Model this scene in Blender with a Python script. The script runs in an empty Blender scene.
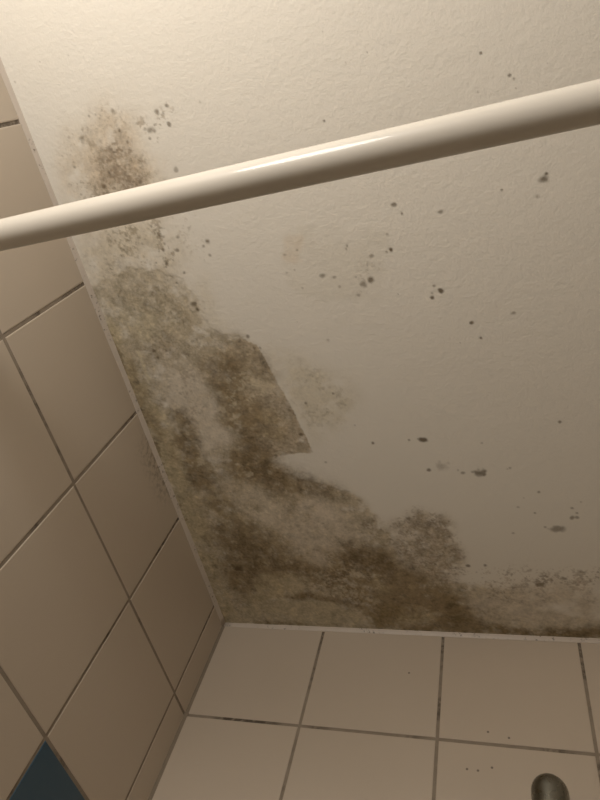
import bpy, bmesh, math
import numpy as np
from mathutils import Matrix, Vector

# ------------------------------------------------------------------ camera, light, exposure
scene = bpy.context.scene
COL = scene.collection
H = 2.45                    # ceiling height; the photographed corner is at x = 0, y = 0
RW, RD = 1.75, 2.40         # room width (x) and depth (-y)

cam_data = bpy.data.cameras.new('camera')
cam_data.sensor_fit = 'VERTICAL'
cam_data.sensor_height = 24.0
cam_data.lens = 621.05 / 800.0 * 24.0
cam_data.clip_start = 0.02
cam = bpy.data.objects.new('camera', cam_data)
COL.objects.link(cam)
rx = Vector((0.9451579, 0.22233776, 0.23925397))
ry = Vector((-0.07517595, 0.86095173, -0.50310109))
rz = Vector((-0.31784449, 0.45752382, 0.83044978))
m = Matrix((rx, -ry, -rz)).transposed().to_4x4()
m.translation = Vector((0.51737, -0.83244, H - 0.69601))
cam.matrix_world = m
scene.camera = cam

world = bpy.data.worlds.new('world')
scene.world = world
world.use_nodes = True
world.node_tree.nodes['Background'].inputs[0].default_value = (1.0, 0.8, 0.6, 1)
world.node_tree.nodes['Background'].inputs[1].default_value = 0.02

# the bathroom's lamp, behind the photographer near the left wall
ld = bpy.data.lights.new('bathroom_lamp', 'POINT')
ld.energy = 15.6
ld.color = (1.0, 0.95, 0.885)
ld.shadow_soft_size = 0.13
lamp = bpy.data.objects.new('bathroom_lamp', ld)
COL.objects.link(lamp)
lamp.location = (0.23, -1.36, H - 0.37)

scene.view_settings.view_transform = 'Standard'
scene.view_settings.look = 'None'
scene.view_settings.gamma = 1.0
scene.view_settings.use_curve_mapping = False
scene.view_settings.exposure = 0.0

# ------------------------------------------------------------------ helpers
def new_obj(name, mesh, mat=None, parent=None):
    o = bpy.data.objects.new(name, mesh)
    COL.objects.link(o)
    if mat is not None and len(mesh.materials) == 0:
        mesh.materials.append(mat)
    if parent is not None:
        o.parent = parent
    return o

def mesh_from_bm(name, bm, smooth=True):
    me = bpy.data.meshes.new(name)
    bmesh.ops.recalc_face_normals(bm, faces=bm.faces)
    bm.to_mesh(me)
    bm.free()
    if smooth:
        for p in me.polygons:
            p.use_smooth = True
    return me

def tag(o, label=None, category=None, kind=None, group=None):
    if label: o['label'] = label
    if category: o['category'] = category
    if kind: o['kind'] = kind
    if group: o['group'] = group
    return o

def box_mesh(name, lo, hi):
    bm = bmesh.new()
    vs = [bm.verts.new((x, y, z)) for x in (lo[0], hi[0]) for y in (lo[1], hi[1]) for z in (lo[2], hi[2])]
    for f in ((0,1,3,2), (4,6,7,5), (0,4,5,1), (2,3,7,6), (0,2,6,4), (1,5,7,3)):
        bm.faces.new([vs[i] for i in f])
    return mesh_from_bm(name, bm, False)

class NT:
    """small node-tree helper"""
    def __init__(self, name):
        self.mat = bpy.data.materials.new(name)
        self.mat.use_nodes = True
        self.t = self.mat.node_tree
        self.b = self.t.nodes['Principled BSDF']
    def n(self, kind, **kw):
        nd = self.t.nodes.new(kind)
        for k, v in kw.items(): setattr(nd, k, v)
        return nd
    def l(self, a, b): self.t.links.new(a, b)
    def put(self, sock, v):
        if hasattr(v, 'links') or hasattr(v, 'is_output'): self.l(v, sock)
        else: sock.default_value = v
    def math(self, op, a, b=0.0, clamp=False):
        nd = self.n('ShaderNodeMath', operation=op, use_clamp=clamp)
        self.put(nd.inputs[0], a); self.put(nd.inputs[1], b)
        return nd.outputs[0]
    def noise(self, scale, detail=3.0, rough=0.55, vec=None):
        nd = self.n('ShaderNodeTexNoise')
        nd.inputs['Scale'].default_value = scale
        nd.inputs['Detail'].default_value = detail
        nd.inputs['Roughness'].default_value = rough
        if vec is not None: self.l(vec, nd.inputs['Vector'])
        return nd.outputs['Fac']
    def ramp(self, v, lo, hi, a=0.0, b=1.0):
        nd = self.n('ShaderNodeMapRange', interpolation_type='SMOOTHSTEP')
        self.put(nd.inputs['Value'], v)
        nd.inputs['From Min'].default_value = lo; nd.inputs['From Max'].default_value = hi
        nd.inputs['To Min'].default_value = a; nd.inputs['To Max'].default_value = b
        return nd.outputs['Result']
    def mix(self, fac, a, b, blend='MIX'):
        nd = self.n('ShaderNodeMix', data_type='RGBA', blend_type=blend)
        self.put(nd.inputs[0], fac); self.put(nd.inputs[6], a); self.put(nd.inputs[7], b)
        return nd.outputs[2]
    def bump(self, h, strength, dist, base=None):
        nd = self.n('ShaderNodeBump')
        nd.inputs['Strength'].default_value = strength
        nd.inputs['Distance'].default_value = dist
        self.l(h, nd.inputs['Height'])
        if base is not None: self.l(base, nd.inputs['Normal'])
        return nd.outputs['Normal']
    def pos(self):
        return self.n('ShaderNodeNewGeometry').outputs['Position']

# ------------------------------------------------------------------ materials
def mat_plain(name, col, rough=0.5):
    k = NT(name)
    f = k.noise(6.0, 3.0, vec=k.pos())
    k.l(k.mix(f, tuple(c * 0.95 for c in col) + (1,), tuple(min(1, c * 1.04) for c in col) + (1,)), k.b.inputs['Base Color'])
    k.b.inputs['Roughness'].default_value = rough
    return k.mat

def mat_tile(name, col, specks=()):
    k = NT(name)
    p = k.pos()
    f = k.noise(5.0, 4.0, vec=p)
    c = k.mix(f, tuple(x * 0.95 for x in col) + (1,), tuple(min(1, x * 1.05) for x in col) + (1,))
    oi = k.n('ShaderNodeObjectInfo')
    c = k.mix(k.math('MULTIPLY', oi.outputs['Random'], 0.07), c, (0.45, 0.42, 0.36, 1))
    dark = None
    for (x, y, z, r) in specks:
        d = k.n('ShaderNodeVectorMath', operation='DISTANCE')
        k.l(p, d.inputs[0]); d.inputs[1].default_value = (x, y, z)
        s = k.ramp(d.outputs['Value'], r * 0.5, r * 1.4, 0.75, 0.0)
        dark = s if dark is None else k.math('MAXIMUM', dark, s)
    if dark is not None:
        c = k.mix(dark, c, (0.05, 0.04, 0.03, 1))
    # mould creeping from the silicone joint on to the tile edge of the left wall
    sep = k.n('ShaderNodeSeparateXYZ'); k.l(p, sep.inputs[0])
    near = k.ramp(sep.outputs[2], H - 0.055, H - 0.006)
    along = k.math('MULTIPLY', k.ramp(sep.outputs[1], -0.43, -0.39), k.ramp(sep.outputs[1], -0.33, -0.28, 1.0, 0.0))
    patch = k.math('MULTIPLY', k.math('MULTIPLY', near, along), k.ramp(k.noise(130.0, 4.0, 0.65, p), 0.44, 0.62))
    side = k.ramp(sep.outputs[0], 0.004, 0.01, 1.0, 0.0)
    c = k.mix(k.math('MULTIPLY', k.math('MULTIPLY', patch, side), 0.55), c, (0.10, 0.075, 0.055, 1))
    k.l(c, k.b.inputs['Base Color'])
    k.l(k.ramp(f, 0.2, 0.8, 0.30, 0.42), k.b.inputs['Roughness'])
    k.b.inputs['Specular IOR Level'].default_value = 0.45
    k.l(k.bump(k.noise(14.0, 2.0, vec=p), 0.10, 0.004), k.b.inputs['Normal'])
    return k.mat

BLK = (0.04, 0.17)
def mat_grout():
    k = NT('grout')
    p = k.pos()
    c = k.mix(k.noise(60.0, 5.0, 0.6, p), (0.22, 0.18, 0.135, 1), (0.36, 0.30, 0.235, 1))
    sep = k.n('ShaderNodeSeparateXYZ'); k.l(p, sep.inputs[0])
    # black mould in the joints: heavier close to the ceiling and in streaks
    top = k.ramp(sep.outputs[2], H - 0.10, H, 0.0, 0.22)
    streak = k.ramp(k.math('ADD', k.noise(17.0, 3.0, 0.6, p), top), 0.50, 0.66)
    spk = k.ramp(k.noise(110.0, 3.0, 0.6, p), 0.36, 0.58)
    dark = k.math('MULTIPLY', k.math('MULTIPLY', streak, spk), 0.65)
    # the blackest stretch of the first horizontal joint on the back wall
    run = k.math('MULTIPLY', k.ramp(sep.outputs[0], BLK[0], BLK[0] + 0.03), k.ramp(sep.outputs[0], BLK[1] - 0.03, BLK[1], 1.0, 0.0))
    run = k.math('MULTIPLY', run, k.math('MULTIPLY', k.ramp(sep.outputs[1], -0.01, -0.003), k.ramp(k.noise(90.0, 3.0, 0.6, p), 0.35, 0.55)))
    c = k.mix(k.math('MAXIMUM', dark, k.math('MULTIPLY', run, 0.8)), c, (0.06, 0.045, 0.03, 1))
    k.l(c, k.b.inputs['Base Color'])
    k.b.inputs['Roughness'].default_value = 0.9
    k.l(k.bump(k.noise(300.0, 3.0, vec=p), 0.4, 0.001), k.b.inputs['Normal'])
    return k.mat

def mat_silicone():
    k = NT('silicone')
    p = k.pos()
    c = k.mix(k.noise(40.0, 4.0, 0.6, p), (0.56, 0.485, 0.41, 1), (0.64, 0.565, 0.48, 1))
    spk = k.math('MULTIPLY', k.ramp(k.noise(230.0, 3.0, 0.6, p), 0.58, 0.68), k.ramp(k.noise(14.0, 2.0, 0.5, p), 0.45, 0.6))
    c = k.mix(k.math('MULTIPLY', spk, 0.7), c, (0.10, 0.075, 0.05, 1))
    k.l(c, k.b.inputs['Base Color'])
    k.b.inputs['Roughness'].default_value = 0.45
    k.l(k.bump(k.noise(70.0, 3.0, vec=p), 0.25, 0.002), k.b.inputs['Normal'])
    return k.mat

def mat_ceiling():
    k = NT('painted_plaster')
    p = k.pos()
    at = k.n('ShaderNodeVertexColor', layer_name='mould')
    base = k.mix(k.noise(3.0, 4.0, 0.5, p), (0.80, 0.755, 0.665, 1), (0.84, 0.80, 0.715, 1))
    c = k.mix(1.0, base, at.outputs['Color'], 'MULTIPLY')
    # fine mottling only where the surface is stained
    g = k.n('ShaderNodeRGBToBW'); k.l(at.outputs['Color'], g.inputs[0])
    st = k.ramp(g.outputs[0], 0.95, 0.55)
    fine = k.math('MULTIPLY', k.ramp(k.noise(700.0, 2.0, 0.6, p), 0.50, 0.66), k.math('MULTIPLY', st, 0.22))
    c = k.mix(fine, c, (0.16, 0.125, 0.08, 1))
    k.l(c, k.b.inputs['Base Color'])
    k.b.inputs['Roughness'].default_value = 0.75
    k.b.inputs['Specular IOR Level'].default_value = 0.25
    roller = k.noise(170.0, 3.0, 0.6, p)
    n1 = k.bump(roller, BUMP1, 0.004)
    n2 = k.bump(k.noise(18.0, 2.0, 0.5, p), BUMP2, 0.01, n1)
    k.l(n2, k.b.inputs['Normal'])
    return k.mat
BUMP1, BUMP2 = 0.17, 0.05

def mat_rod():
    k = NT('white_plastic_coat')
    p = k.pos()
    k.l(k.mix(k.noise(25.0, 3.0, vec=p), (0.63, 0.59, 0.52, 1), (0.66, 0.62, 0.55, 1)), k.b.inputs['Base Color'])
    k.b.inputs['Roughness'].default_value = 0.42
    k.b.inputs['Specular IOR Level'].default_value = 0.3
    k.b.inputs['Coat Weight'].default_value = 0.35
    k.b.inputs['Coat Roughness'].default_value = 0.06
    return k.mat

def mat_chrome(name='dull_chrome', col=(0.29, 0.285, 0.25), rough=0.28):
    k = NT(name)
    p = k.pos()
    k.l(k.mix(k.noise(60.0, 4.0, vec=p), tuple(c * 0.8 for c in col) + (1,), col + (1,)), k.b.inputs['Base Color'])
    k.b.inputs['Metallic'].default_value = 1.0
    k.l(k.ramp(k.noise(90.0, 3.0, vec=p), 0.3, 0.7, rough * 0.8, rough * 1.2), k.b.inputs['Roughness'])
    return k.mat

# ------------------------------------------------------------------ mould on the ceiling
# (mode, tint, strength, edge softness, edge raggedness, grain size, outline on the ceiling in metres)
LAYERS = [
    ('s', (0.955, 0.95, 0.93), 0.8, 0.002, 0.004, 0.05, [(.2806, -.6696), (.3047, -.6775), (.3569, -.6699), (.4037, -.6554), (.3959, -.6205), (.3838, -.5754), (.3218, -.5864), (.2724, -.6062)]),
    ('s', (0.97, 0.91, 0.84), 0.8, 0.002, 0.003, 0.05, [(.2788, -.6675), (.3059, -.6667), (.2986, -.6352), (.2754, -.6388)]),
    ('s', (0.86, 0.79, 0.7), 0.9, 0.012, 0.012, 0.02, [(.0606, -.8333), (.0907, -.8444), (.1239, -.8438), (.1494, -.8259), (.1555, -.8012), (.1497, -.7578), (.1651, -.7259), (.0751, -.7105), (.0209, -.7065), (.019, -.7513), (.0346, -.7966)]),
    ('k', (0.55, 0.47, 0.37), 0.36, 0.012, 0.012, 0.003, [(.0646, -.8358), (.0977, -.8451), (.1373, -.8284), (.1492, -.7916), (.1457, -.7469), (.1222, -.7213), (.0405, -.7162), (.027, -.7683), (.0422, -.8124)]),
    ('s', (0.62, 0.53, 0.43), 0.75, 0.008, 0.008, 0.012, [(.1186, -.8216), (.1317, -.8146), (.1298, -.7898), (.1329, -.7666), (.1313, -.7377), (.1004, -.7372), (.1012, -.7667), (.0835, -.7581), (.0674, -.767), (.073, -.7893), (.0873, -.8059), (.1017, -.8008)]),
    ('k', (0.38, 0.3, 0.22), 0.4, 0.008, 0.006, 0.003, [(.1186, -.8248), (.1325, -.8166), (.131, -.7896), (.1341, -.7629), (.1331, -.7315), (.0963, -.7342), (.0681, -.7489), (.0706, -.784), (.0847, -.8064), (.1034, -.8049)]),
    ('k', (0.48, 0.4, 0.31), 0.5, 0.006, 0.008, 0.003, [(.1479, -.822), (.1725, -.8357), (.1913, -.8358), (.1877, -.8118), (.1667, -.8033), (.1449, -.8077)]),
    ('k', (0.5, 0.42, 0.33), 0.5, 0.005, 0.008, 0.003, [(.0844, -.8457), (.1284, -.8449), (.1292, -.8343), (.0862, -.8346)]),
    ('s', (0.84, 0.79, 0.7), 0.9, 0.012, 0.01, 0.02, [(.0066, -.7088), (.0585, -.7234), (.12, -.7155), (.1465, -.6926), (.1427, -.6418), (.0895, -.636), (.0055, -.6193), (-.0006, -.6488)]),
    ('k', (0.42, 0.36, 0.26), 0.42, 0.01, 0.01, 0.0032, [(.0488, -.725), (.1086, -.7224), (.1064, -.68), (.1084, -.6468), (.061, -.64), (.0446, -.6737)]),
    ('k', (0.36, 0.3, 0.22), 0.42, 0.006, 0.006, 0.003, [(.1183, -.7256), (.1357, -.7202), (.1383, -.6814), (.1409, -.6407), (.1208, -.641), (.1146, -.6787)]),
    ('k', (0.5, 0.44, 0.35), 0.25, 0.01, 0.01, 0.003, [(.0109, -.7081), (.0613, -.7128), (.0511, -.6345), (.0054, -.6266)]),
    ('k', (0.5, 0.44, 0.35), 0.22, 0.01, 0.01, 0.003, [(.1418, -.7179), (.1758, -.7181), (.1943, -.6848), (.1814, -.653), (.1583, -.6461), (.1467, -.6737)]),
    ('s', (0.65, 0.595, 0.49), 0.95, 0.004, 0.0035, 0.012, [(-.0024, -.6448), (.0263, -.6491), (.0699, -.6619), (.0946, -.6569), (.1199, -.6465), (.1391, -.6357), (.1434, -.6189), (.1487, -.5961), (.151, -.5719), (.168, -.5568), (.1922, -.5511), (.2067, -.532), (.2123, -.5108), (.2193, -.4721), (.2261, -.4416), (.2319, -.4054), (.2332, -.3733), (.1978, -.3651), (.1755, -.3396), (.2196, -.3157), (.2653, -.3011), (.2993, -.2835), (.3162, -.2533), (.3402, -.2187), (.3432, -.1592), (.4125, -.1151), (.5116, -.0972), (.5375, -.0566), (.6269, -.0401), (.6271, .0026), (-.009, .0159), (-.0025, -.2751), (-.0019, -.4846)]),
    ('s', (0.89, 0.86, 0.78), 0.85, 0.01, 0.01, 0.016, [(.2188, -.535), (.2447, -.5103), (.2756, -.4953), (.319, -.4761), (.3164, -.4278), (.2896, -.398), (.2621, -.3833), (.2436, -.4177), (.2285, -.4743)]),
    ('k', (0.6, 0.55, 0.44), 0.24, 0.01, 0.01, 0.004, [(.231, -.5118), (.275, -.4924), (.317, -.4659), (.2982, -.4054), (.2534, -.3839), (.2369, -.4502)]),
    ('s', (0.9, 0.87, 0.8), 0.8, 0.008, 0.01, 0.015, [(.1457, -.6213), (.1709, -.6377), (.1686, -.5907), (.1946, -.5594), (.1519, -.5703)]),
    ('k', (0.5, 0.44, 0.35), 0.25, 0.008, 0.008, 0.003, [(.1451, -.6281), (.1682, -.6381), (.1687, -.6045), (.1622, -.5705), (.1485, -.5821)]),
    ('k', (0.54, 0.48, 0.37), 0.38, 0.012, 0.01, 0.0035, [(.0085, -.6262), (.0799, -.6496), (.1383, -.6291), (.1459, -.5653), (.1885, -.5385), (.1801, -.5097), (.0465, -.5237), (-.0038, -.5605)]),
    ('s', (0.5, 0.45, 0.35), 0.55, 0.01, 0.012, 0.01, [(.0409, -.6359), (.0764, -.6406), (.082, -.6162), (.0608, -.5933), (.0315, -.6058)]),
    ('s', (0.46, 0.39, 0.31), 0.6, 0.008, 0.01, 0.008, [(.0547, -.5614), (.0886, -.5604), (.0851, -.5336), (.056, -.5274)]),
    ('s', (0.74, 0.68, 0.52), 0.6, 0.012, 0.012, 0.012, [(.0128, -.5994), (.0758, -.6), (.1246, -.5679), (.1027, -.5483), (.0303, -.5643)]),
    ('s', (0.6, 0.53, 0.43), 0.95, 0.0007, 0.0004, 0.014, [(.1653, -.5338), (.1914, -.5483), (.212, -.5358), (.2176, -.5147), (.2264, -.4745), (.2357, -.4424), (.2424, -.4063), (.2509, -.3628), (.2246, -.3626), (.2027, -.3604), (.1709, -.3578), (.1553, -.4244)]),
    ('s', (0.48, 0.41, 0.3), 0.75, 0.006, 0.008, 0.008, [(.1698, -.5436), (.2087, -.5289), (.2256, -.4853), (.2149, -.4772), (.1843, -.4832), (.1656, -.5005)]),
    ('s', (0.42, 0.34, 0.22), 0.85, 0.008, 0.012, 0.01, [(.1319, -.5224), (.1619, -.5371), (.1786, -.5144), (.175, -.4716), (.1969, -.4537), (.2009, -.4127), (.1848, -.3746), (.2009, -.3347), (.2175, -.3066), (.2754, -.2916), (.2642, -.2734), (.2109, -.2788), (.1542, -.2959), (.1103, -.2819), (.1074, -.3393), (.1331, -.3918), (.1303, -.4348), (.1266, -.4728)]),
    ('s', (0.3, 0.235, 0.14), 0.75, 0.008, 0.012, 0.01, [(.1368, -.5142), (.1661, -.5217), (.1707, -.4876), (.16, -.4406), (.1288, -.4298), (.1282, -.4678)]),
    ('s', (0.3, 0.235, 0.14), 0.65, 0.01, 0.012, 0.01, [(.1372, -.395), (.1793, -.3888), (.195, -.3422), (.2288, -.3153), (.2732, -.2953), (.2574, -.2774), (.2002, -.2867), (.1498, -.3036), (.1301, -.3381)]),
    ('k', (0.2, 0.15, 0.09), 0.22, 0.01, 0.012, 0.0035, [(.1334, -.5222), (.18, -.5292), (.1794, -.4552), (.2205, -.3193), (.268, -.2919), (.1494, -.2903), (.1215, -.3749), (.1257, -.4599)]),
    ('s', (0.5, 0.42, 0.28), 0.7, 0.006, 0.008, 0.01, [(.1876, -.4416), (.2279, -.4254), (.2242, -.3858), (.1884, -.3882)]),
    ('k', (0.78, 0.72, 0.58), 0.45, 0.006, 0.008, 0.0045, [(.1511, -.502), (.1843, -.4986), (.2035, -.4783), (.1919, -.4573), (.1609, -.4438), (.1345, -.4176), (.1438, -.4583)]),
    ('s', (0.82, 0.75, 0.6), 0.8, 0.003, 0.005, 0.004, [(.19, -.4827), (.2189, -.4814), (.2266, -.4668), (.1994, -.463)]),
    ('s', (0.66, 0.585, 0.42), 0.85, 0.005, 0.004, 0.02, [(-.0037, -.5985), (.0148, -.5812), (.0304, -.4816), (.0433, -.3796), (.0442, -.2534), (.0284, -.0865), (.0307, .003), (-.009, .0159), (-.0007, -.2543), (-.0006, -.4452)]),
    ('s', (0.5, 0.42, 0.28), 0.8, 0.005, 0.006, 0.01, [(.0088, -.5591), (.0234, -.5309), (.0221, -.4774), (.026, -.4256), (.0286, -.3768), (.0177, -.3848), (.0074, -.4217), (.002, -.4775)]),
    ('k', (0.34, 0.28, 0.18), 0.35, 0.004, 0.005, 0.003, [(-.0025, -.5712), (.0088, -.5513), (.0127, -.4354), (-.004, -.4367), (-.007, -.5452)]),
    ('s', (0.84, 0.78, 0.62), 0.75, 0.0015, 0.001, 0.05, [(.0325, -.5456), (.0387, -.5449), (.0392, -.5005), (.0355, -.4992)]),
    ('s', (0.8, 0.74, 0.58), 0.7, 0.0015, 0.001, 0.05, [(.0334, -.4544), (.0399, -.4539), (.0421, -.376), (.0416, -.2779), (.0357, -.2761), (.0347, -.3746)]),
    ('s', (0.84, 0.79, 0.72), 0.95, 0.008, 0.01, 0.018, [(.0602, -.5176), (.129, -.5135), (.1257, -.4599), (.138, -.4291), (.1299, -.392), (.0962, -.3619), (.0743, -.3814), (.0683, -.4225), (.0513, -.458)]),
    ('k', (0.5, 0.43, 0.35), 0.3, 0.01, 0.01, 0.003, [(.0701, -.5228), (.1236, -.5202), (.1276, -.4759), (.0822, -.3952), (.0725, -.4393), (.0554, -.4826)]),
    ('s', (0.42, 0.34, 0.22), 0.8, 0.007, 0.01, 0.008, [(.0463, -.4534), (.0709, -.4395), (.079, -.3954), (.0804, -.3591), (.091, -.3401), (.0745, -.2987), (.0372, -.3118), (.0391, -.3577), (.0355, -.4054)]),
    ('s', (0.3, 0.235, 0.14), 0.6, 0.007, 0.008, 0.008, [(.0467, -.3498), (.0844, -.3404), (.0804, -.3063), (.0436, -.2998)]),
    ('s', (0.3, 0.235, 0.14), 0.5, 0.006, 0.008, 0.008, [(.0587, -.4232), (.0804, -.4094), (.0764, -.3776), (.0558, -.3861)]),
    ('s', (0.48, 0.4, 0.27), 0.85, 0.012, 0.012, 0.012, [(.0449, -.3037), (.105, -.3092), (.2109, -.2788), (.2571, -.1996), (.228, -.1368), (.1369, -.1128), (.0412, -.0331), (.0337, -.1221), (.0409, -.2431)]),
    ('s', (0.78, 0.72, 0.62), 0.9, 0.01, 0.01, 0.018, [(.0905, -.3059), (.1572, -.3071), (.18, -.2701), (.1808, -.2205), (.1441, -.2209), (.1153, -.2519)]),
    ('s', (0.82, 0.76, 0.68), 0.95, 0.012, 0.012, 0.018, [(.1847, -.2758), (.2406, -.2854), (.2757, -.2543), (.2958, -.2231), (.2835, -.1895), (.2398, -.1541), (.1998, -.145), (.1851, -.1833), (.1719, -.2247)]),
    ('s', (0.3, 0.235, 0.14), 0.7, 0.01, 0.012, 0.01, [(.0612, -.2113), (.1146, -.2254), (.1427, -.1896), (.1379, -.1309), (.0981, -.0887), (.0471, -.0532), (.0416, -.0988)]),
    ('k', (0.2, 0.15, 0.09), 0.25, 0.01, 0.012, 0.0035, [(.068, -.2218), (.1248, -.2314), (.1547, -.1833), (.1998, -.145), (.1557, -.1178), (.0969, -.0839), (.0393, -.0529)]),
    ('s', (0.3, 0.235, 0.14), 0.75, 0.006, 0.008, 0.008, [(.1331, -.153), (.1984, -.1536), (.2271, -.1324), (.2021, -.1099), (.1579, -.1268), (.1273, -.1307)]),
    ('s', (0.66, 0.585, 0.42), 0.75, 0.007, 0.008, 0.012, [(.0759, -.088), (.1093, -.1168), (.1614, -.1268), (.1874, -.105), (.1645, -.0815), (.104, -.0556), (.0529, -.0337)]),
    ('s', (0.3, 0.235, 0.14), 0.75, 0.003, 0.004, 0.008, [(.1078, -.0701), (.1651, -.0838), (.2159, -.0786), (.2489, -.0569), (.2125, -.0623), (.1612, -.0673)]),
    ('s', (0.42, 0.34, 0.22), 0.75, 0.01, 0.012, 0.008, [(.1944, -.1362), (.2343, -.1667), (.2626, -.1875), (.3165, -.1834), (.3549, -.1347), (.3921, -.1188), (.3905, -.0541), (.3243, -.0327), (.2727, -.0206), (.2481, -.0522), (.1986, -.078), (.1794, -.1003)]),
    ('s', (0.3, 0.235, 0.14), 0.8, 0.008, 0.01, 0.01, [(.2474, -.1834), (.2877, -.1955), (.3189, -.1794), (.3585, -.1389), (.3866, -.1228), (.3488, -.1135), (.3082, -.1339), (.2626, -.1459)]),
    ('k', (0.2, 0.15, 0.09), 0.3, 0.01, 0.01, 0.0035, [(.1954, -.1406), (.263, -.1895), (.3549, -.1347), (.3304, -.0738), (.2455, -.0568), (.1832, -.0867)]),
    ('k', (0.8, 0.74, 0.62), 0.3, 0.008, 0.008, 0.0045, [(.2017, -.1537), (.2561, -.1542), (.2956, -.1336), (.2859, -.0585), (.2379, -.0611), (.1888, -.096)]),
    ('s', (0.6, 0.54, 0.45), 0.85, 0.006, 0.008, 0.012, [(.3417, -.209), (.3537, -.2394), (.38, -.2519), (.4127, -.2438), (.4266, -.2177), (.4324, -.1796), (.4323, -.136), (.3969, -.1084), (.3579, -.1347), (.3383, -.1673)]),
    ('k', (0.42, 0.36, 0.29), 0.45, 0.008, 0.008, 0.003, [(.3387, -.209), (.3543, -.2432), (.3805, -.2555), (.4155, -.2438), (.4303, -.2139), (.4355, -.1679), (.4369, -.1239), (.3961, -.102), (.3579, -.1347), (.3383, -.1673)]),
    ('k', (0.45, 0.38, 0.3), 0.28, 0.008, 0.01, 0.003, [(.28, -.2767), (.3184, -.2663), (.3447, -.2187), (.3426, -.1754), (.3098, -.1894), (.2862, -.2291)]),
    ('s', (0.42, 0.34, 0.22), 0.9, 0.009, 0.012, 0.012, [(.3271, -.1342), (.3695, -.1308), (.419, -.1069), (.4443, -.0781), (.452, -.0305), (.4405, -.0026), (.3194, .0004), (.2744, -.0112), (.2981, -.0726)]),
    ('s', (0.3, 0.235, 0.13), 0.8, 0.007, 0.01, 0.01, [(.3905, -.0804), (.4123, -.0855), (.4329, -.0516), (.4538, -.0171), (.4312, -.002), (.3851, -.0084), (.3983, -.0411)]),
    ('s', (0.33, 0.26, 0.13), 0.7, 0.006, 0.008, 0.008, [(.281, -.0491), (.3129, -.0642), (.3303, -.0513), (.3178, -.0114), (.274, -.0088)]),
    ('s', (0.6, 0.52, 0.36), 0.75, 0.006, 0.006, 0.01, [(.325, -.0374), (.3588, -.0504), (.3826, -.0403), (.3735, -.017), (.3281, -.0143)]),
    ('s', (0.66, 0.585, 0.42), 0.5, 0.006, 0.008, 0.01, [(.2926, -.1164), (.3132, -.1255), (.3172, -.091), (.2956, -.077)]),
    ('s', (0.3, 0.235, 0.14), 0.6, 0.0008, 0.001, 0.01, [(-.009, -.0902), (-.0011, -.0905), (.0024, -.0464), (.0057, -.0059), (-.0004, -.0056), (-.0056, -.0461)]),
    ('k', (0.3, 0.235, 0.14), 0.55, 0.001, 0.002, 0.006, [(-.0012, -.5741), (.0065, -.5731), (.0094, -.4268), (.0103, -.2331), (.003, -.2332), (.0027, -.4273)]),
    ('s', (0.68, 0.62, 0.48), 0.9, 0.002, 0.003, 0.03, [(.0176, -.032), (.0903, -.0598), (.1606, -.065), (.2125, -.0623), (.2458, -.0405), (.259, -.0199), (.259, -.0006), (-.0073, .0105)]),
    ('s', (0.3, 0.235, 0.14), 0.55, 0.003, 0.003, 0.008, [(.0647, -.0142), (.1486, -.0138), (.1819, -.0008), (.1269, -.0001), (.063, -.0014)]),
    ('s', (0.82, 0.77, 0.7), 0.9, 0.01, 0.012, 0.02, [(.4399, -.0949), (.5114, -.0931), (.5667, -.111), (.6267, -.1319), (.627, -.0317), (.5075, -.0248), (.4557, -.0396)]),
    ('k', (0.38, 0.31, 0.23), 0.6, 0.005, 0.008, 0.0028, [(.4611, -.1039), (.5119, -.1013), (.5539, -.1265), (.5779, -.1347), (.5749, -.1191), (.5461, -.0983), (.5107, -.0807), (.4677, -.079)]),
    ('k', (0.42, 0.35, 0.27), 0.5, 0.005, 0.006, 0.0028, [(.5671, -.1228), (.5987, -.1427), (.6266, -.1488), (.6267, -.128), (.5933, -.1195)]),
    ('k', (0.5, 0.43, 0.35), 0.28, 0.01, 0.012, 0.0032, [(.4327, -.1401), (.4873, -.1508), (.5676, -.1422), (.6266, -.1618), (.6268, -.0851), (.5381, -.0692), (.452, -.0656)]),
    ('s', (0.36, 0.29, 0.18), 0.85, 0.004, 0.004, 0.01, [(.3078, -.0108), (.3857, -.0131), (.4334, -.025), (.478, -.0208), (.5359, -.0177), (.585, -.0207), (.6082, -.0285), (.6269, -.0359), (.627, .0004), (.4308, .0026), (.3187, .0052)]),
    ('k', (0.5, 0.44, 0.36), 0.1, 0.02, 0.02, 0.003, [(.305, -.6786), (.4052, -.6506), (.3956, -.5738), (.3383, -.5751), (.3549, -.6291)]),
    ('k', (0.5, 0.44, 0.36), 0.22, 0.008, 0.01, 0.003, [(.3638, -.6254), (.3887, -.6335), (.3944, -.6111), (.3835, -.5881), (.3601, -.5786), (.3492, -.5992)]),
]
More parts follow.
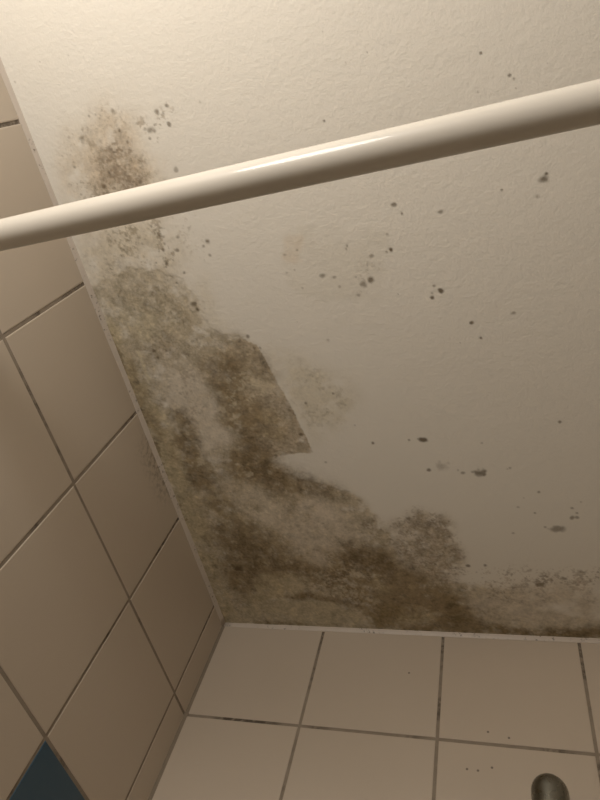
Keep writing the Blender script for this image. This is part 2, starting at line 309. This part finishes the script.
# single mould spots: x, y, radius, stretch along x, strength
SPOTS = [
    (.5171, -.8081, .0011, 1, 0.8), (.5417, -.7838, .0015, 1, 0.8), (.5451, -.7795, .0015, 1, 0.8), (.5464, -.7714, .0011, 1, 0.5),
    (.5115, -.7753, .0013, 1, 0.4), (.5748, -.7867, .0009, 1, 0.4), (.567, -.6822, .0041, 1.2, 0.8), (.5701, -.6866, .0013, 1, 0.8),
    (.5606, -.6662, .0018, 1, 0.4), (.527, -.6784, .0016, 1, 1), (.4136, -.6826, .0022, 1.3, 0.7), (.4218, -.6713, .0017, 0.7, 0.7),
    (.4633, -.6664, .0021, 1.8, 0.6), (.4037, -.6335, .0022, 1, 1), (.3983, -.632, .0016, 1, 0.6), (.4021, -.6522, .0016, 1, 0.5),
    (.4459, -.5843, .0014, 1, 0.6), (.4529, -.5772, .0025, 1, 0.9), (.4418, -.5701, .002, 1, 0.9), (.4426, -.5761, .0011, 1, 0.5),
    (.4037, -.5803, .0014, 1, 0.8), (.4834, -.5332, .002, 1, 0.9), (.4918, -.5129, .0022, 1, 1), (.5304, -.5398, .0018, 1.8, 0.6),
    (.4673, -.5092, .0012, 1, 0.5), (.3655, -.5987, .0039, 1, 0.6), (.3745, -.6024, .0032, 1, 0.8), (.3189, -.6161, .0027, 1.3, 0.6),
    (.332, -.6117, .0021, 1.5, 0.5), (.3546, -.6459, .0018, 0.7, 0.6), (.3527, -.6426, .0018, 1, 0.5), (.2947, -.6505, .0017, 1, 0.5),
    (.2781, -.647, .0018, 1.5, 0.4), (.2754, -.625, .0015, 1, 0.4), (.2862, -.6271, .0012, 1, 0.4), (.2908, -.6036, .0015, 1, 0.4),
    (.3362, -.5989, .0016, 1, 0.4), (.3805, -.63, .0017, 1.6, 0.5), (.3581, -.6079, .0016, 1, 0.5), (.3573, -.5854, .002, 1.4, 0.4),
    (.4058, -.3739, .0035, 1.8, 0.9), (.3875, -.3751, .0018, 1, 0.7), (.5747, -.3893, .0017, 1, 0.7), (.4724, -.3166, .0059, 1.3, 0.75),
    (.4785, -.313, .0021, 1, 0.5), (.4071, -.3247, .0026, 1, 0.7), (.425, -.3288, .0063, 1.3, 0.3), (.4514, -.3175, .0022, 1.3, 0.5),
    (.4458, -.3228, .0018, 1, 0.4), (.5459, -.282, .0022, 1, 0.6), (.5685, -.2179, .0049, 2, 0.6), (.5393, -.2465, .002, 1, 0.6),
    (.5852, -.2369, .0027, 1, 0.6), (.5913, -.2368, .0022, 1, 0.5), (.5855, -.2539, .0017, 1, 0.5), (.5915, -.2453, .0015, 1, 0.5),
    (.5182, -.2574, .0017, 1, 0.4), (.5267, -.2726, .0016, 1, 0.4), (.5089, -.2113, .0019, 1, 0.4), (.5509, -.2217, .0018, 1, 0.5),
    (.5966, -.2637, .0014, 1, 0.4), (.5121, -.3228, .0014, 1, 0.4), (.5083, -.3214, .0013, 1, 0.4), (.4803, -.3643, .0014, 1, 0.4),
    (.2985, -.4548, .0019, 1, 0.6), (.3377, -.3739, .0024, 1, 0.8), (.3188, -.4039, .0015, 1, 0.4), (.2576, -.4429, .0022, 1, 0.6),
    (.2395, -.3937, .003, 1, 0.8), (.2317, -.4348, .0031, 1, 0.6), (.2655, -.3447, .0024, 1, 0.5), (.2028, -.5484, .0023, 1, 0.6),
    (.2067, -.532, .0026, 1, 0.7), (.215, -.5311, .0021, 1, 0.7), (.2733, -.5608, .0013, 1, 0.4), (.3078, -.5318, .0019, 1, 0.3),
    (.119, -.8401, .003, 0.8, 0.6), (.0876, -.8408, .0016, 1, 0.6), (.0964, -.8406, .0016, 1, 0.6), (.1196, -.8192, .0023, 1, 0.7),
    (.1721, -.828, .0025, 1, 0.6), (.1853, -.8309, .002, 1, 0.6), (.1817, -.8125, .0022, 0.8, 0.7), (.1787, -.8251, .0018, 1, 0.5),
    (.1569, -.8117, .0032, 1.6, 0.6), (.1618, -.8091, .0021, 1, 0.6), (.1512, -.8139, .0023, 1, 0.5), (.0691, -.8183, .0043, 1, 0.4),
    (.0748, -.7644, .0033, 1, 0.7), (.0875, -.7774, .0025, 1, 0.6), (.1242, -.7602, .0027, 0.8, 0.6), (.1245, -.8047, .0024, 0.8, 0.6),
    (.1743, -.7646, .0024, 1, 0.5), (.1537, -.8032, .0016, 1, 0.5), (.0443, -.7924, .0019, 1, 0.5), (.0857, -.7926, .0037, 1, 0.4),
    (.0889, -.8033, .0027, 1, 0.4), (.1863, -.6783, .0036, 1.1, 0.9), (.1798, -.6735, .0022, 1, 0.8), (.1251, -.6961, .0029, 0.8, 0.7),
    (.124, -.6772, .0029, 0.8, 0.7), (.1231, -.6592, .0027, 0.8, 0.7), (.129, -.6841, .002, 1, 0.6), (.1087, -.6631, .0019, 1, 0.6),
    (.1428, -.6743, .0021, 1, 0.6), (.099, -.6889, .0021, 1, 0.5), (.1451, -.5938, .0028, 0.8, 0.8), (.1404, -.6028, .0028, 1.4, 0.7),
    (.1278, -.6333, .0019, 1, 0.6), (.1496, -.6896, .0019, 1, 0.5), (.1839, -.6609, .0018, 1, 0.5), (.1422, -.6445, .0022, 1, 0.6),
    (.0626, -.5336, .0031, 1, 0.8), (.0599, -.5441, .0031, 1, 0.7), (.0728, -.5563, .0024, 1, 0.6), (.0684, -.1388, .0067, 1.3, 0.9),
    (.4664, -.1505, .003, 1, 0.7), (.4421, -.1482, .0028, 1, 0.7), (.54, -.1142, .0034, 1.8, 0.6), (.5712, -.1268, .0029, 1.6, 0.6),
    (.5974, -.1389, .0029, 1.8, 0.5), (.1884, -.5429, .0017, 1, 0.5), (-.0209, -.5594, .0026, 1, 0.6), (-.0006, -.4878, .0024, 1, 0.6),
    (.0889, -.9031, .0011, 1, 0.4), (.0508, -.9047, .0011, 1, 0.5), (.01, -.8932, .0012, 1, 0.4), (.3888, -.8282, .0013, 1, 0.4),
    (.4111, -.833, .0009, 1, 0.6), (.3557, -.7806, .0012, 1, 0.8), (.3716, -.8596, .0009, 1, 0.3), (.2251, -.8266, .0013, 1, 0.4),
]
# paler chips where loose paint shows light plaster: x, y, radius, stretch along x, strength
CHIPS = [
    (.0726, -.3559, .0054, 1.3, 0.7), (.0661, -.3618, .0036, 1, 0.5), (.142, -.3283, .0061, 1, 0.6), (.1334, -.3213, .0044, 1.4, 0.5),
    (.1405, -.4272, .0049, 1.6, 0.7), (.1511, -.4314, .004, 1, 0.6), (.1349, -.4394, .0032, 1.5, 0.5), (.1529, -.4162, .0041, 1, 0.5),
    (.2678, -.131, .005, 1.2, 0.7), (.2528, -.1372, .0038, 1, 0.6), (.28, -.0719, .0048, 1, 0.6), (.2688, -.0646, .0052, 1.5, 0.6),
    (.1808, -.1138, .0045, 1.2, 0.5), (.1878, -.0914, .0051, 1.4, 0.5), (.2282, -.0971, .0036, 1, 0.5), (.221, -.1192, .0036, 1, 0.5),
    (.2476, -.152, .0038, 1.5, 0.5), (.1636, -.5038, .003, 1, 0.5), (.1528, -.4878, .0034, 1, 0.5), (.1662, -.4724, .004, 1.2, 0.5),
    (.1836, -.491, .003, 1, 0.5), (.184, -.4612, .0037, 1.3, 0.5), (.1397, -.4652, .0028, 1, 0.4), (.1683, -.4481, .0031, 1, 0.4),
    (.1689, -.1, .0062, 1.8, 0.5), (.3039, -.1547, .0029, 1, 0.4), (.2027, -.4752, .0053, 2, 0.5), (.2265, -.4606, .0033, 1.2, 0.5),
]

def lattice(shape_seed, x, y, cell):
    """smooth value noise on the ceiling plane, about -1..1"""
    rng = np.random.default_rng(shape_seed)
    nx = int((x.max() - x.min()) / cell) + 4
    ny = int((y.max() - y.min()) / cell) + 4
    g = rng.standard_normal((ny, nx))
    u = (x - x.min()) / cell; v = (y - y.min()) / cell
    i = u.astype(int); j = v.astype(int)
    fu = u - i; fv = v - j
    fu = fu * fu * (3 - 2 * fu); fv = fv * fv * (3 - 2 * fv)
    a = g[j, i] * (1 - fu) + g[j, i + 1] * fu
    b = g[j + 1, i] * (1 - fu) + g[j + 1, i + 1] * fu
    return a * (1 - fv) + b * fv

def fbm(seed, x, y, cell, octaves=3):
    s = 0; amp = 1.0; tot = 0
    for o in range(octaves):
        t = 0.6 + 1.1 * o + 0.37 * seed          # every octave on its own rotated lattice
        xr = x * math.cos(t) - y * math.sin(t); yr = x * math.sin(t) + y * math.cos(t)
        s = s + amp * lattice(seed * 17 + o, xr, yr, cell / 2 ** o)
        tot += amp * amp; amp *= 0.62
    return s / math.sqrt(tot) / 0.62

def inside(poly, x, y):
    r = np.zeros(x.shape, bool)
    n = len(poly)
    for a in range(n):
        x0, y0 = poly[a]; x1, y1 = poly[(a + 1) % n]
        if y0 == y1: continue
        c = ((y0 > y) != (y1 > y)) & (x < (x1 - x0) * (y - y0) / (y1 - y0) + x0)
        r ^= c
    return r

def blur(img, sigma):
    if sigma < 0.4: return img
    r = int(3 * sigma) + 1
    k = np.exp(-0.5 * (np.arange(-r, r + 1) / sigma) ** 2); k /= k.sum()
    for ax in (0, 1):
        pad = [(0, 0), (0, 0)]; pad[ax] = (r, r)
        p = np.pad(img, pad, mode='edge')
        out = np.zeros_like(img)
        for t in range(2 * r + 1):
            sl = [slice(None), slice(None)]; sl[ax] = slice(t, t + img.shape[ax])
            out += k[t] * p[tuple(sl)]
        img = out
    return img

def smooth(a, b, v):
    t = np.clip((v - a) / (b - a), 0, 1)
    return t * t * (3 - 2 * t)

def mould_field(X, Y, step):
    """paint tint and surface height of the stained ceiling"""
    tint = np.ones(X.shape + (3,))
    wx = fbm(3, X, Y, 0.022, 4); wy = fbm(5, X, Y, 0.022, 4)
    wx2 = fbm(6, X, Y, 0.006, 2); wy2 = fbm(7, X, Y, 0.006, 2)
    for i, (mode, col, st, soft, rag, grain, poly) in enumerate(LAYERS):
        px = [p[0] for p in poly]; py = [p[1] for p in poly]
        mg = 3 * soft + 2.5 * rag + 0.01
        c0 = np.searchsorted(X[0], min(px) - mg); c1 = np.searchsorted(X[0], max(px) + mg)
        r0 = np.searchsorted(Y[:, 0], min(py) - mg); r1 = np.searchsorted(Y[:, 0], max(py) + mg)
        s = (slice(r0, r1), slice(c0, c1))
        x = X[s]; y = Y[s]
        if x.size == 0: continue
        msk = inside(poly, x + rag * 0.5 * (wx[s] + 0.6 * wx2[s]), y + rag * 0.5 * (wy[s] + 0.6 * wy2[s])).astype(float)
        msk = blur(msk, soft / step)
        if mode == 's':
            n = fbm(40 + i, x, y, grain, 4)
            a = st * msk * np.clip(1.0 + 0.26 * n, 0, 1.3)
        else:
            n = 0.8 * fbm(40 + i, x, y, grain, 3) + 0.6 * fbm(140 + i, x, y, grain * 6, 2)
            u = 1 / (1 + np.exp(-1.7 * n))
            d = st * msk
            a = 0.62 * smooth(1 - d - 0.06, 1 - d + 0.34, u) * smooth(0.0, 0.12, d)
        a = np.clip(a, 0, 1)[..., None]
        c = np.array(col)
        tint[s] = tint[s] * (1 - a) + c * a
    tint = 0.88 * tint + 0.12 * tint.mean(-1, keepdims=True)
    # grain of the mould inside stained areas
    stained = np.clip((1 - tint.mean(-1)) * 2.0, 0, 1)
    g = 1 + stained * (0.075 * fbm(301, X, Y, 0.0026, 2) + 0.08 * fbm(302, X, Y, 0.011, 3))
    tint *= np.clip(g, 0.5, 1.5)[..., None]
    marks = [q + ((0.16, 0.125, 0.08), 0.22) for q in SPOTS] + [q + ((0.80, 0.74, 0.62), 0.5) for q in CHIPS]
    for (sx, sy, r, ex, st, tone, rough) in marks:
        R = r * max(ex, 1) * 3
        c0 = np.searchsorted(X[0], sx - R); c1 = np.searchsorted(X[0], sx + R)
        r0 = np.searchsorted(Y[:, 0], sy - R); r1 = np.searchsorted(Y[:, 0], sy + R)
        s = (slice(r0, r1), slice(c0, c1))
        if X[s].size == 0: continue
        d = np.hypot((X[s] - sx) / ex, Y[s] - sy) / (r * 0.95) + rough * wx2[s]
        a = (st * smooth(0.0, 1.0, (1.5 - d) / 1.2))[..., None]
        tint[s] = tint[s] * (1 - a) + np.array(tone) * a
    # the paint film has come off inside this outline: a thin step up to the plaster
    bare = inside(FILM, X + 0.0012 * wx2, Y + 0.0012 * wy2).astype(float)
    bare = blur(bare, 0.5)
    dz = bare * 0.0004 + 0.00008 * stained * fbm(303, X, Y, 0.006, 3)
    return np.clip(tint, 0.02, 1), dz

FILM = next(l[6] for l in LAYERS if len(l[6]) > 24)

def build_ceiling():
    step = 0.00125
    xs = np.concatenate([np.arange(-0.01, 0.70, step), np.linspace(0.72, RW + 0.05, 12)])
    ys = np.concatenate([np.linspace(-RD - 0.05, -1.09, 14), np.arange(-1.08, 0.0101, step)])
    X, Y = np.meshgrid(xs, ys)
    tint = np.ones(X.shape + (3,)); dz = np.zeros(X.shape)
    fx = xs < 0.705; fy = ys > -1.085
    s = np.ix_(fy, fx)
    t, z = mould_field(X[s], Y[s], step)
    tint[s] = t; dz[s] = z
    ny, nx = X.shape
    co = np.stack([X, Y, H + dz], -1).reshape(-1, 3).astype(np.float32)
    idx = np.arange(nx * ny).reshape(ny, nx)
    quads = np.stack([idx[:-1, :-1], idx[1:, :-1], idx[1:, 1:], idx[:-1, 1:]], -1).reshape(-1, 4)   # facing down
    me = bpy.data.meshes.new('ceiling')
    me.vertices.add(len(co)); me.vertices.foreach_set('co', co.ravel())
    nf = len(quads)
    me.loops.add(nf * 4); me.loops.foreach_set('vertex_index', quads.ravel().astype(np.int32))
    me.polygons.add(nf)
    me.polygons.foreach_set('loop_start', (np.arange(nf) * 4).astype(np.int32))
    me.polygons.foreach_set('use_smooth', np.ones(nf, bool))
    me.update(calc_edges=True)
    ca = me.color_attributes.new('mould', 'FLOAT_COLOR', 'POINT')
    rgba = np.ones((nx * ny, 4), np.float32); rgba[:, :3] = tint.reshape(-1, 3)
    ca.data.foreach_set('color', rgba.ravel())
    o = new_obj('ceiling', me, mat_ceiling())
    tag(o, 'off-white painted ceiling with brown mould spreading from the corner', kind='structure')
    return o
build_ceiling()

# ------------------------------------------------------------------ walls and tiles
GROUT = mat_grout(); SIL = mat_silicone()
SPK = [(x, 0.0, H - z, 0.0016) for x, z in ((0.4566, 0.1603), (0.4835, 0.1661), (0.4297, 0.2139), (0.4435, 0.2143), (0.461, 0.2085), (0.3414, 0.0764))]
TILE = mat_tile('white_tile', (0.56, 0.475, 0.38), SPK)
BLUE = mat_tile('blue_tile', (0.035, 0.085, 0.13))
PITCH, GAP, PROUD = 0.2, 0.0045, 0.0007
ROW0, COL_L, COL_B = 0.1771, 0.0534, 0.1894     # first joints below the ceiling, along the left and the back wall

WT = 0.10
wl = new_obj('wall_left', box_mesh('wall_left', (-WT, -RD, 0), (-PROUD, WT, H + 0.02)), GROUT)
wb = new_obj('wall_back', box_mesh('wall_back', (-PROUD, PROUD, 0), (RW + WT, WT, H + 0.02)), GROUT)
PAINT = mat_plain('cream_wall', (0.58, 0.53, 0.47), 0.6)
wr = new_obj('wall_right', box_mesh('wall_right', (RW, -RD, 0), (RW + WT, PROUD, H + 0.02)), PAINT)
wf = new_obj('wall_front', box_mesh('wall_front', (-WT, -RD - WT, 0), (RW + WT, -RD, H + 0.02)), PAINT)
fl = new_obj('floor', box_mesh('floor', (-WT, -RD - WT, -0.1), (RW + WT, WT, 0)), mat_plain('floor_grey', (0.36, 0.33, 0.29), 0.5))
tag(wl, 'left wall of large off-white tiles with one dark blue tile', kind='structure')
tag(wb, 'back wall of large off-white tiles with brown joints', kind='structure')
for o, t in ((wr, 'plain cream right wall'), (wf, 'plain cream front wall'), (fl, 'grey bathroom floor')):
    tag(o, t, kind='structure')

_cache = {}
def tile_mesh(w, h, mat):
    """a glazed tile in the local x (width) / y (height) plane, face towards +z, softly rounded rim"""
    key = (round(w, 4), round(h, 4), mat.name)
    if key in _cache: return _cache[key]
    bm = bmesh.new()
    rings = [(0.0, -0.004), (0.0, -0.0006), (0.0004, -0.0002), (0.0014, 0.0)]
    prev = None
    for ins, z in rings:
        ring = [bm.verts.new((sx * (w / 2 - ins), sy * (h / 2 - ins), z)) for sx, sy in ((-1,-1), (1,-1), (1,1), (-1,1))]
        if prev:
            for a in range(4):
                bm.faces.new((prev[a], prev[(a + 1) % 4], ring[(a + 1) % 4], ring[a]))
        prev = ring
    bm.faces.new(prev)
    me = mesh_from_bm('tile', bm, False)
    me.materials.append(mat)
    _cache[key] = me
    return me

def edges(first, total):
    e = [0.0, first]
    while e[-1] + PITCH < total: e.append(e[-1] + PITCH)
    e.append(total)
    return e

rows = edges(ROW0, H)
JOINT = {0: -0.001, 2: 0.0012, 3: 0.0028, 4: 0.0012}
rng = np.random.default_rng(11)
def lay(parent, cols, place):
    for c in range(len(cols) - 1):
        for r in range(len(rows) - 1):
            up = JOINT.get(c, 0.0) if parent is wl else 0.0          # the first joint wanders a little on the left wall
            c0 = cols[c] + (0.0025 if c == 0 else GAP / 2); c1 = cols[c + 1] - GAP / 2
            r0 = rows[r] + (0.0015 if r == 0 else GAP / 2); r1 = rows[r + 1] - GAP / 2
            if r == 0: r1 -= up
            if r == 1: r0 -= up
            if c1 - c0 < 0.01 or r1 - r0 < 0.01: continue
            blue = parent is wl and c == 1 and r == 2
            o = new_obj('tile', tile_mesh(c1 - c0, r1 - r0, BLUE if blue else TILE), None, parent)
            o.matrix_world = place((c0 + c1) / 2, H - (r0 + r1) / 2, rng.uniform(-0.0002, 0.0002)) @ Matrix.Rotation(rng.uniform(-0.0015, 0.0015), 4, 'X') @ Matrix.Rotation(rng.uniform(-0.0015, 0.0015), 4, 'Y')
            if blue: o['label'] = 'dark blue glazed tile'
# left wall: local x -> -y, local y -> z, local z -> +x ; back wall: local x -> x, local y -> z, local z -> -y
lay(wl, edges(COL_L, RD), lambda a, z, d: Matrix(((0,0,1,d), (-1,0,0,-a), (0,1,0,z), (0,0,0,1))))
lay(wb, edges(COL_B, RW), lambda a, z, d: Matrix(((1,0,0,a), (0,0,-1,-d), (0,1,0,z), (0,0,0,1))))

# silicone joints between tiles and ceiling: a slightly uneven concave bead
def bead(name, length, place, label, seed):
    bm = bmesh.new()
    prof = [(-0.0003, 0.0066), (0.0008, 0.0052), (0.0015, 0.0034), (0.0024, 0.0016), (0.0034, 0.0006), (0.0042, -0.0006)]   # out of the wall, below the ceiling
    n = int(length / 0.02)
    rg = np.random.default_rng(seed)
    w = np.convolve(rg.standard_normal(n + 9), np.ones(5) / 5, 'same')
    prev = None
    for i in range(n + 1):
        a = length * i / n
        k = 1 + 0.16 * w[i]
        ring = [bm.verts.new(place(a, p * (0.6 + 0.4 * k), q * k)) for p, q in prof]
        if prev:
            for j in range(len(prof) - 1):
                bm.faces.new((prev[j], prev[j + 1], ring[j + 1], ring[j]))
        prev = ring
    o = new_obj(name, mesh_from_bm(name, bm), SIL)
    sol = o.modifiers.new('depth', 'SOLIDIFY'); sol.thickness = 0.002; sol.offset = 1.0
    tag(o, label, kind='structure')
    return o
bead('trim_1', RD, lambda a, p, q: (p, -a, H - q), 'pale silicone joint between left wall tiles and ceiling', 1)
bead('trim_2', RW, lambda a, p, q: (a, -p, H - q), 'pale silicone joint between back wall tiles and ceiling', 2)

# pointed joint in the vertical corner between the two tiled walls
bm = bmesh.new()
prev = None
for i in range(50):
    z = H * i / 49
    ring = [bm.verts.new(q + (z,)) for q in ((-0.0006, -0.0045), (0.0006, -0.0032), (0.0012, -0.0012), (0.0032, -0.0006), (0.0045, 0.0006), (-0.0006, 0.0006))]
    if prev:
        for j in range(6):
            bm.faces.new((prev[j], prev[(j + 1) % 6], ring[(j + 1) % 6], ring[j]))
    prev = ring
corner = new_obj('trim_3', mesh_from_bm('trim_3', bm), mat_plain('corner_grout', (0.27, 0.22, 0.165), 0.9))
tag(corner, 'brown grout joint in the vertical corner of the tiled walls', kind='structure')

# ------------------------------------------------------------------ shower curtain rod
def lathe(name, prof, seg=48, smooth_it=True):
    """prof: list of (radius, height) turned about local z"""
    bm = bmesh.new()
    prev = None
    for r, z in prof:
        if r < 1e-6:
            ring = [bm.verts.new((0, 0, z))]
        else:
            ring = [bm.verts.new((r * math.cos(2 * math.pi * a / seg), r * math.sin(2 * math.pi * a / seg), z)) for a in range(seg)]
        if prev:
            for a in range(seg):
                b = (a + 1) % seg
                if len(prev) == 1 and len(ring) == 1: break
                if len(prev) == 1: bm.faces.new((prev[0], ring[a], ring[b]))
                elif len(ring) == 1: bm.faces.new((prev[a], prev[b], ring[0]))
                else: bm.faces.new((prev[a], prev[b], ring[b], ring[a]))
        prev = ring
    return mesh_from_bm(name, bm, smooth_it)

ROD = mat_rod()
p0 = Vector((0.0, -0.7665, H - 0.2507)); p1 = Vector((RW, -0.7962, H - 0.2704))
d = (p1 - p0).normalized()
rod = bpy.data.objects.new('shower_curtain_rod', None)
COL.objects.link(rod)
rod.rotation_mode = 'QUATERNION'
rod.location = p0
rod.rotation_quaternion = d.to_track_quat('Z', 'Y')
tag(rod, 'white round shower curtain rod running across under the ceiling', 'curtain rod')
L = (p1 - p0).length
RR = 0.0125
new_obj('tube', lathe('tube', [(0, 0.002), (RR, 0.002), (RR, 0.02), (RR, L * 0.5), (RR, L - 0.02), (RR, L - 0.002), (0, L - 0.002)], 64), ROD, rod)
fp = [(0, 0.0015), (0.027, 0.0015), (0.028, 0.003), (0.027, 0.006), (0.019, 0.009), (0.0165, 0.012), (0.016, 0.028), (0.0145, 0.030), (0.0128, 0.030)]
fm = lathe('wall_flange', fp, 48)
new_obj('wall_flange', fm, ROD, rod)
f2 = new_obj('wall_flange', fm, ROD, rod)
f2.location = (0, 0, L); f2.rotation_euler = (math.pi, 0, 0)

# ------------------------------------------------------------------ shower riser rail on the back wall
CHROME = mat_chrome()
rail = bpy.data.objects.new('shower_rail', None)
COL.objects.link(rail)
RX, RY, RT, RAD = 0.528, -0.060, H - 0.2462, 0.0205     # axis, top and radius of the cap
rail.location = (RX, RY, RT - 0.75)
tag(rail, 'dull chrome shower rail with domed end cap on the back wall', 'shower rail')
dome = [(RAD * math.sin(t), 0.75 - RAD + RAD * math.cos(t)) for t in np.linspace(0, math.pi / 2, 12)]
cap = [(0.0, dome[0][1])] + dome[1:] + [(RAD, 0.66), (RAD * 0.93, 0.655), (0.012, 0.655)]
new_obj('end_cap', lathe('end_cap', cap, 48), CHROME, rail)
low = [(0.012, 0.085), (RAD * 0.93, 0.085), (RAD, 0.08)] + [(r, 0.75 - z) for r, z in reversed(dome)]
new_obj('end_cap', lathe('end_cap', low, 48), CHROME, rail)
new_obj('pole', lathe('pole', [(0, 0.06), (0.0115, 0.06), (0.0115, 0.69), (0, 0.69)], 32), CHROME, rail)
for z in (0.055, 0.68):
    arm = new_obj('wall_mount', lathe('wall_mount', [(0, 0), (0.013, 0), (0.013, -RY - 0.012), (0.020, -RY - 0.006), (0.020, -RY - 0.0005), (0, -RY - 0.0005)], 32), CHROME, rail)
    arm.location = (0, 0, z); arm.rotation_euler = (-math.pi / 2, 0, 0)
